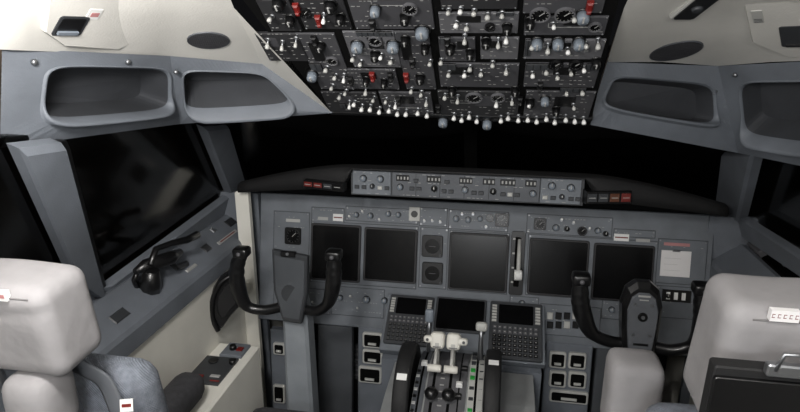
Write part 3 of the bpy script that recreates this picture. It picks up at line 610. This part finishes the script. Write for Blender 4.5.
# ------------------------------------------------------------ CONTROL YOKES
def yoke(hub,hubpx,lp,rp,y,colx,colw,rad,label,arch,ybase=-.36):
    P=lambda q,dy=0: onp(q[0],q[1],(0,y+dy,0),(0,1,0))
    h=P(hub); r=root('control_yoke',V((colx,ybase,0)),label,'control yoke','control yokes')
    b=B(); f=Fr((h.x,y,h.z),(1,0,0),(0,.18,1)); a=f.rect(*hubpx); cx=(a[0]+a[1])/2; w=(a[1]-a[0]); hh=a[3]-a[2]
    if arch:
        def sh(k,c,dz=0):
            prof=[(-.46,0),(-.56,.35),(-.60,.68),(-.46,.9),(-.2,.99),(.2,.99),(.46,.9),(.60,.68),(.56,.35),(.46,0),(.3,-.1),(-.3,-.1)]
            return [f.P(cx+x*w*k,a[2]+hh*(.45+(z-.45)*k),c) for x,z in prof]
        b.loft([sh(1.0,-.04),sh(1.08,-.01),sh(1.05,.014),sh(.9,.024)],'gloss_black')
        b.loft([sh(.80,.022),sh(.80,.027),sh(.76,.030)],'mode_grey')
        for (dx,dz) in ((-.022,.30),(.022,.30),(-.022,.72),(.022,.72)): b.cyl(f,cx+dx,a[2]+hh*dz,.029,.032,.004,.004,'metal',8)
        b.cyl(f,cx,a[2]+hh*.55,.029,.034,.014,.012,'black'); b.cyl(f,cx,a[2]+hh*.55,.033,.036,.006,.005,'metal',10)
        b.box(f,cx-.024,cx+.024,a[2]+.016,a[2]+.022,.03,.032,'black'); b.box(f,cx-.020,cx+.020,a[2]+.032,a[2]+.038,.03,.032,'black'); b.box(f,cx-.016,cx+.016,a[3]-.036,a[3]-.031,.03,.032,'legend'); b.box(f,cx-.012,cx+.012,a[3]-.046,a[3]-.043,.03,.032,'legend')
    else:
        q=[(271,250),(310,255),(309,292),(303,322),(283,321),(273,290)]
        P2=[f.ab(*p) for p in q]; c2=(sum(p[0] for p in P2)/6,sum(p[1] for p in P2)/6)
        def sh(k,c): return [f.P(c2[0]+(x-c2[0])*k,c2[1]+(z-c2[1])*k,c+(x-c2[0])*.25) for x,z in P2]
        b.loft([sh(1,-.012),sh(1,.008),sh(.94,.012)],'dark_grey'); b.loft([sh(.86,.012),sh(.86,.0135)],'hub_grey')
        t=f.ab(290,252); b.box(f,t[0]-.024,t[0]+.024,t[1]-.012,t[1]+.006,.008,.022,'black',.003); b.cyl(f,t[0],t[1]-.002,.022,.026,.005,.005,'metal',8)
        t=f.ab(292,308); b.rbox(f,t[0]-.034,t[0]+.034,t[1]-.024,t[1]+.022,-.045,.0,.012,'black',.004)
    b.done('hub',r)
    for pts in (lp,rp):
        p=cat([P(q[:2],q[2] if len(q)>2 else 0) for q in pts],6); n=len(p)
        rs=[rad*(.9+.45*math.sin(math.pi*min(1,max(0,(i/n-.35)/.65)))**.7) for i in range(n)]; rs[-1]*=.8
        for i in range(n):
            if i/n>.62 and i%3==0: rs[i]*=.92
        b=B(); b.tube(p,rs,'gloss_black',14); e=p[-1]; b.pillow(Fr(e,(1,0,0),(0,0,1)),-rad*1.3,rad*1.3,-rad*.6,rad*1.1,-rad*1.2,rad*1.3,rad*.5,'gloss_black',6)
        g=b.done('grip',r)
        b=B(); b.lathe(Fr(e+V((0,-rad*1.2,.004)),(1,0,0),(0,.2,1)),0,0,[(.006,0),(.007,.006),(.001,.008)],'module_grey',10); b.done('button',g)
    b=B(); top=f.P(cx,a[2]+.02,-.03); zz=top.z
    lo=[]
    for (z,w_,yy) in ((0.0,colw*1.15,ybase),(zz*.5,colw*1.05,(ybase+y)/2),(zz-.03,colw*.95,y+.03),(zz+.05,colw*.7,y+.03)):
        xx=colx+(h.x-colx)*(z/zz); lo.append([V((xx-w_/2,yy-.025,z)),V((xx-w_/2+.01,yy-.035,z)),V((xx+w_/2-.01,yy-.035,z)),V((xx+w_/2,yy-.025,z)),V((xx+w_/2,yy+.03,z)),V((xx-w_/2,yy+.03,z))])
    b.loft(lo,'column_grey'); b.done('column',r)
    b=B(); b.cyl(Fr((h.x,y+.02,h.z-.03),(1,0,0),(0,0,1)),0,0,-.0,.04,.03,.03,'dark_grey'); b.done('pivot',r)
yoke((292,283),(274,252,308,318),[(284,306),(264,310,-.01),(246,305,-.02),(238,286,-.03),(237,267,-.03),(242,253,-.03)],[(298,308),(316,311,-.01),(328,303,-.02),(333,285,-.03),(334,269,-.03),(334,256,-.03)],-.30,-.50,.088,.0185,'black ram-horn control yoke on grey column, wide grey clipboard plate',False)
yoke((639,318),(624,282,656,353),[(634,343),(612,342,-.01),(592,333,-.02),(583,314,-.03),(580,297,-.03),(581,280,-.03)],[(648,345),(672,350,-.01),(694,344,-.02),(702,325,-.03),(703,307,-.03),(702,290,-.03)],-.30,.50,.085,.0195,'black ram-horn control yoke with tapered grey hub plate',True)
# ------------------------------------------------------------ LEFT SIDE
r=root('side_console',(-.76,-.6,0),'cream side console box with small control panel on top','console')
b=B(); b.box(WF,-.834,-.69,-.93,-.27,0.0,.655,'cream_wall',.006); b.done('box',r)
K=Fr((-.76,-.45,.655),(1,0,0),(0,1,0)); 
b=B(); a=K.rect(163,356,231,384); aa=(max(a[0],-.068),min(a[1],.062)); b.box(K,*aa,a[2],a[3],-.001,.008,'dark_grey',.002)
b.box(K,-.055,-.02,a[2]+.015,a[2]+.035,.008,.012,'red',.002); b.box(K,.0,.03,a[2]+.03,a[2]+.042,.008,.012,'legend',.002); b.cyl(K,.035,a[3]-.03,.008,.02,.012,.011,'black'); b.cyl(K,-.03,a[3]-.03,.008,.012,.016,.016,'black'); b.box(K,.01,.04,a[2]+.01,a[2]+.016,.008,.011,'red',.002)
b.done('control_plate',r)
b=B(); a=K.rect(217,345,247,358); b.box(K,-.03,.045,a[2],a[3],-.001,.01,'shell_grey',.002); b.cyl(K,.0,(a[2]+a[3])/2,.01,.024,.012,.01,'black'); b.box(K,.015,.035,(a[2]+a[3])/2-.01,(a[2]+a[3])/2+.01,.01,.014,'red'); b.done('connector_plate',r)
# tiller: solid crescent disc
r=root('steering_tiller',W(220,316,1.92),'black solid crescent nosewheel steering tiller on the cream side wall','tiller')
TF=Fr(W(232,298,1.95),(.80,.45,0),(0,0,1)); 
if TF.n.y>0: TF=Fr(W(232,298,1.95),(.80,.45,0),(0,0,-1))
oc=[TF.ab(*p) for p in ((241,268),(231,270),(221,277),(213,289),(209,303),(211,318),(217,330),(223,326),(231,315),(240,305),(244,294),(243,280))]
cc=(sum(p[0] for p in oc)/12,sum(p[1] for p in oc)/12)
def tc(k,c): return [TF.P(cc[0]+(x-cc[0])*k,cc[1]+(y-cc[1])*k,c) for x,y in oc]
b=B(); b.loft([tc(.9,-.022),tc(1,-.012),tc(1,.006),tc(.88,.016)],'gloss_black'); b.loft([tc(.6,.015),tc(.55,.020)],'rubber'); b.done('crescent_disc',r)
b=B(); pc=cat([TF.P(*TF.ab(*p),.018) for p in ((240,270),(222,279),(213,296),(212,314),(218,328))],5); b.tube(pc,.009,'black',10); b.done('grip',r)
b=B(); h=W(240,298,1.99); b.lathe(Fr(h,(0,1,0),(0,0,1)),0,0,[(.036,-.05),(.036,-.01),(.026,.012),(.004,.014)],'black'); b.done('boss',r)
SF=Fr((-.88,-.4,.972),(0,-1,0),(-.80,0,.60)); 
if SF.n.x<0: SF=Fr((-.88,-.4,.972),(0,1,0),(-.80,0,.60))
def SW(px,py,h): return onp(px,py,SF.o+SF.n*h,SF.n)
r=root('window_handle',SW(158,285,.0),'black window latch mechanism with handle on the grey sill','handle')
b=B(); b.tube([SW(150,289,.0),SW(150,283,.03),SW(152,270,.07)],[.032,.030,.020],'gloss_black',8); b.done('base',r)
b=B(); b.tube([SW(135,272,.06),SW(146,265,.07),SW(158,262,.08),SW(170,258,.08),SW(180,252,.07)],[.009,.018,.021,.021,.011],'gloss_black',8); b.done('pivot_body',r)
b=B(); b.tube([SW(150,266,.08),SW(156,249,.10),SW(172,243,.11),SW(187,240,.11),SW(197,235,.10)],[.010,.009,.009,.011,.013],'gloss_black',8); b.done('lever',r)
b=B(); b.tube([SW(168,260,.07),SW(176,268,.04),SW(186,264,.01)],[.009,.008,.010],'black',8); b.done('latch',r)
b=B(); b.tube([SW(138,270,.06),SW(134,280,.04),SW(138,288,.0)],[.008,.007,.010],'black',8); b.done('latch',r)
b=B(); c=SF.ab(226,239); b.box(SF,c[0]-.07,c[0]+.07,c[1]-.006,c[1]+.006,-.0,.012,'legend'); b.box(SF,c[0]-.055,c[0]+.055,c[1]-.002,c[1]+.002,.012,.0124,'red')
b.done('sill_placard',None,'narrow white placard with red lettering on the grey sill',category='sign')
for (px,py,w,h,m,lb) in ((205,250,.02,.014,'dark_grey','small dark bracket on the grey window sill'),(232,222,.05,.016,'black','small black latch block on the grey window sill'),(212,232,.012,.010,'metal','small metal stud on the grey window sill'),(190,270,.03,.006,'legend','small pale strip on the grey window sill'),(118,318,.03,.014,'dark_grey','small dark bracket on the grey window sill')):
    b=B(); c=SF.ab(px,py); b.box(SF,c[0]-w,c[0]+w,c[1]-h,c[1]+h,0,.012,m,.003); b.done('sill_bracket',None,lb,category='bracket')
for k in range(6):
    b=B(); px=122+k*21; py=325-k*19.5; c=SF.ab(px,py); b.lathe(SF,c[0],c[1],[(.006,0),(.0055,.004),(.001,.0055)],'metal',8); b.done('sill_screw',None,'small metal screw head on the grey window sill',category='screw',group='window sill screws')
SR=Fr((.825,-.2,.975),(0,1,0),(.82,0,.57))
if SR.n.x>0: SR=Fr((.825,-.2,.975),(0,-1,0),(.82,0,.57))
r=root('sill_fitting',SR.P(0,0,0),'small grey junction box with black knob on the side sill','fitting')
c=SR.ab(735,236); b=B(); b.box(SR,c[0]-.06,c[0]+.06,c[1]-.03,c[1]+.03,0,.02,'panel_grey',.004); b.box(SR,c[0]-.04,c[0]+.02,c[1]-.012,c[1]+.012,.02,.022,'black'); b.done('box',r)
c=SR.ab(762,250); b=B(); b.box(SR,c[0]-.05,c[0]+.04,c[1]-.02,c[1]+.02,0,.02,'module_grey',.004); b.box(SR,c[0]-.03,c[0]+.02,c[1]-.006,c[1]+.006,.02,.021,'legend'); b.done('plate',r)
c=SR.ab(792,262); b=B(); b.lathe(SR,c[0],c[1],[(.026,0),(.026,.02),(.018,.035),(.001,.036)],'black'); b.done('knob',r)
# ------------------------------------------------------------ SEATS
def seat(x,hw,bw,cx,hz,hh,label,y0,bx=0):
    r=root('pilot_seat',(cx,y0+.35,0),label,'seat','pilot seats')
    b=B(); b.pillow(XZ,cx-.15,cx+.18,.42,.565,-(y0+.72),-(y0+.2),.05,'fabric_dark',8); b.done('seat_cushion',r)
    b=B(); f=Fr((x+bx,y0+.13,.82),(1,0,0),(0,-.12,1)); b.pillow(f,-bw,bw,-.32,.255,-.06,.04,.05,'fabric',12,0,.10); o=b.done('backrest',r)
    b=B(); b.pillow(f,-bw*.7,bw*.7,-.30,.12,.02,.06,.035,'leather_dark',10); b.done('back_shell',o)
    b=B(); f=Fr((x,y0,hz),(1,0,0),(0,-.08,1)); b.pillow(f,-hw,hw,-hh,hh,-.06,.055,.026,'leather',26,.0,.05,.0022)
    b.done('headrest',r)
    b=B(); b.tube([f.P(-hw*.80,hh*.82,.052),f.P(-hw*.5,hh*.84,.054),f.P(hw*.5,hh*.84,.054),f.P(hw*.80,hh*.82,.052)],.0014,'leather_dark',6); b.done('seam',r)
    for dx in (-.07,.07): b=B(); b.tube([V((x+dx,y0+.05,1.0)),V((x+dx,y0+.02,hz-.06))],.009,'metal'); b.done('headrest_post',r)
    b=B(); b.box(WF,cx-.14,cx+.16,y0+.3,y0+.62,.0,.43,'dark_grey',.01); b.done('base',r)
    return r
sl_=seat(-.732,.145,.16,-.50,1.222,.082,'grey leather and muted blue-grey fabric pilot seat beside the side console',-1.15,.04)
def pil(par,c,s,rr,m,name,v=(0,0,1),label=None,u=(1,0,0),n=8):
    f=Fr(c,u,v); b=B(); b.pillow(f,-s[0]/2,s[0]/2,-s[1]/2,s[1]/2,-s[2]/2,s[2]/2,rr,m,n,.002); return b.done(name,par,label)
pil(sl_,W(42,400,.98),(.088,.12,.09),.028,'leather','armrest')
pil(sl_,V((-.755,-.70,.71)),(.09,.085,.26),.035,'fabric_dark','armrest')
b=B(); st=[W(62,360,1.04),W(86,370,1.04),W(106,384,1.05),W(120,418,1.06)]
b.tube(cat(st,4),.017,'mode_grey',8,.2); b.done('harness_strap',sl_)
b=B(); f=Fr(W(127,405,1.03),(1,.3,0),(0,.3,1)); b.box(f,-.011,.011,-.011,.011,0,.003,'white'); b.box(f,-.008,.008,-.003,.003,.003,.0034,'red'); b.done('tag',sl_)
b=B(); f=Fr((-.732,-1.15,1.222),(1,0,0),(0,-.08,1)); a=f.rect(-8,292,6,301,.058); b.box(f,*a,.05,.058,'white'); b.box(f,a[0]+.004,a[1]-.004,a[2]+.005,a[3]-.005,.058,.0584,'pink'); b.done('tag',sl_)
sr=seat(.545,.18,.23,.50,1.255,.098,'grey leather pilot seat with black document pouch on its back',-1.12)
pil(sr,W(631,394,1.15),(.10,.17,.09),.022,'leather','armrest')
b=B(); f=Fr((.545,-1.12,1.255),(1,0,0),(0,-.08,1)); a=f.rect(771,312,801,323,.060); b.box(f,*a,.05,.0585,'paper'); 
for k in range(5):
    w=(a[1]-a[0])/5; m=(a[2]+a[3])/2; b.box(f,a[0]+w*k+w*.2,a[0]+w*(k+1)-w*.25,m-.0025,m-.0017,.0585,.0588,'red'); b.box(f,a[0]+w*k+w*.25,a[0]+w*k+w*.33,m-.0025,m+.003,.0585,.0588,'red'); b.box(f,a[0]+w*k+w*.3,a[0]+w*(k+1)-w*.25,m+.002,m+.0028,.0585,.0588,'red')
b.done('tag',sr)
r=root('document_pouch',V((.5,-1.24,1.0)),'black document pouch with metal spring clip behind the seat','pouch')
f=Fr((.5,-1.215,1.2),(1,0,0),(0,-.05,1)); a=f.rect(708,371,830,430,.0); b=B(); b.rbox(f,a[0],a[1],a[2]-.1,a[3],-.02,.0,.004,'rubber',.002); b.rbox(f,a[0],a[1],a[2]-.1,a[3]-.012,.0,.006,.004,'black',.001); b.done('pouch_body',r)
b=B(); c=f.ab(788,372,.01); b.rbox(f,c[0]-.022,c[0]+.026,c[1]-.010,c[1]+.007,.0,.010,.003,'metal',.002)
b.tube([f.P(c[0]-.013,c[1],.009),f.P(c[0]-.010,c[1]+.026,.014),f.P(c[0]+.015,c[1]+.026,.014),f.P(c[0]+.017,c[1],.009)],.0026,'metal',8); b.done('clip',r)
# ------------------------------------------------------------ LIGHTS
def area(loc,tgt,size,pw,col=(1,.97,.94)):
    l=bpy.data.lights.new('offscreen_light','AREA'); l.size=size; l.energy=pw; l.color=col; o=bpy.data.objects.new('offscreen_light',l); bpy.context.scene.collection.objects.link(o)
    o.location=loc; o.rotation_euler=(V(tgt)-V(loc)).to_track_quat('-Z','Y').to_euler(); return o
area((-.15,-2.0,1.86),(-.1,-.3,.9),.25,14)
area((.0,-2.45,1.45),(0,-.3,1.4),.4,7.5,(.96,.98,1))  # added fill, low behind the camera, to brighten the ceiling liner
area((.45,-1.5,1.80),(.6,-.2,.9),.15,2.5)
area((-.45,-1.35,1.78),(-.8,-.4,.7),.15,9)  # added fill at upper left, turned up to brighten the side console
area((-2.6,1.0,3.0),(-5,1.5,1),1.0,260,(1,.88,.76)); area((3,2.0,3.0),(5,2,1),1.0,120,(1,.88,.76))  # added lamps outside the cockpit, only to light the brown backdrop
w=bpy.data.worlds.new('world'); w.use_nodes=True; w.node_tree.nodes['Background'].inputs[0].default_value=(.05,.05,.055,1); w.node_tree.nodes['Background'].inputs[1].default_value=.1
bpy.context.scene.world=w
bpy.context.scene.view_settings.view_transform='Standard'
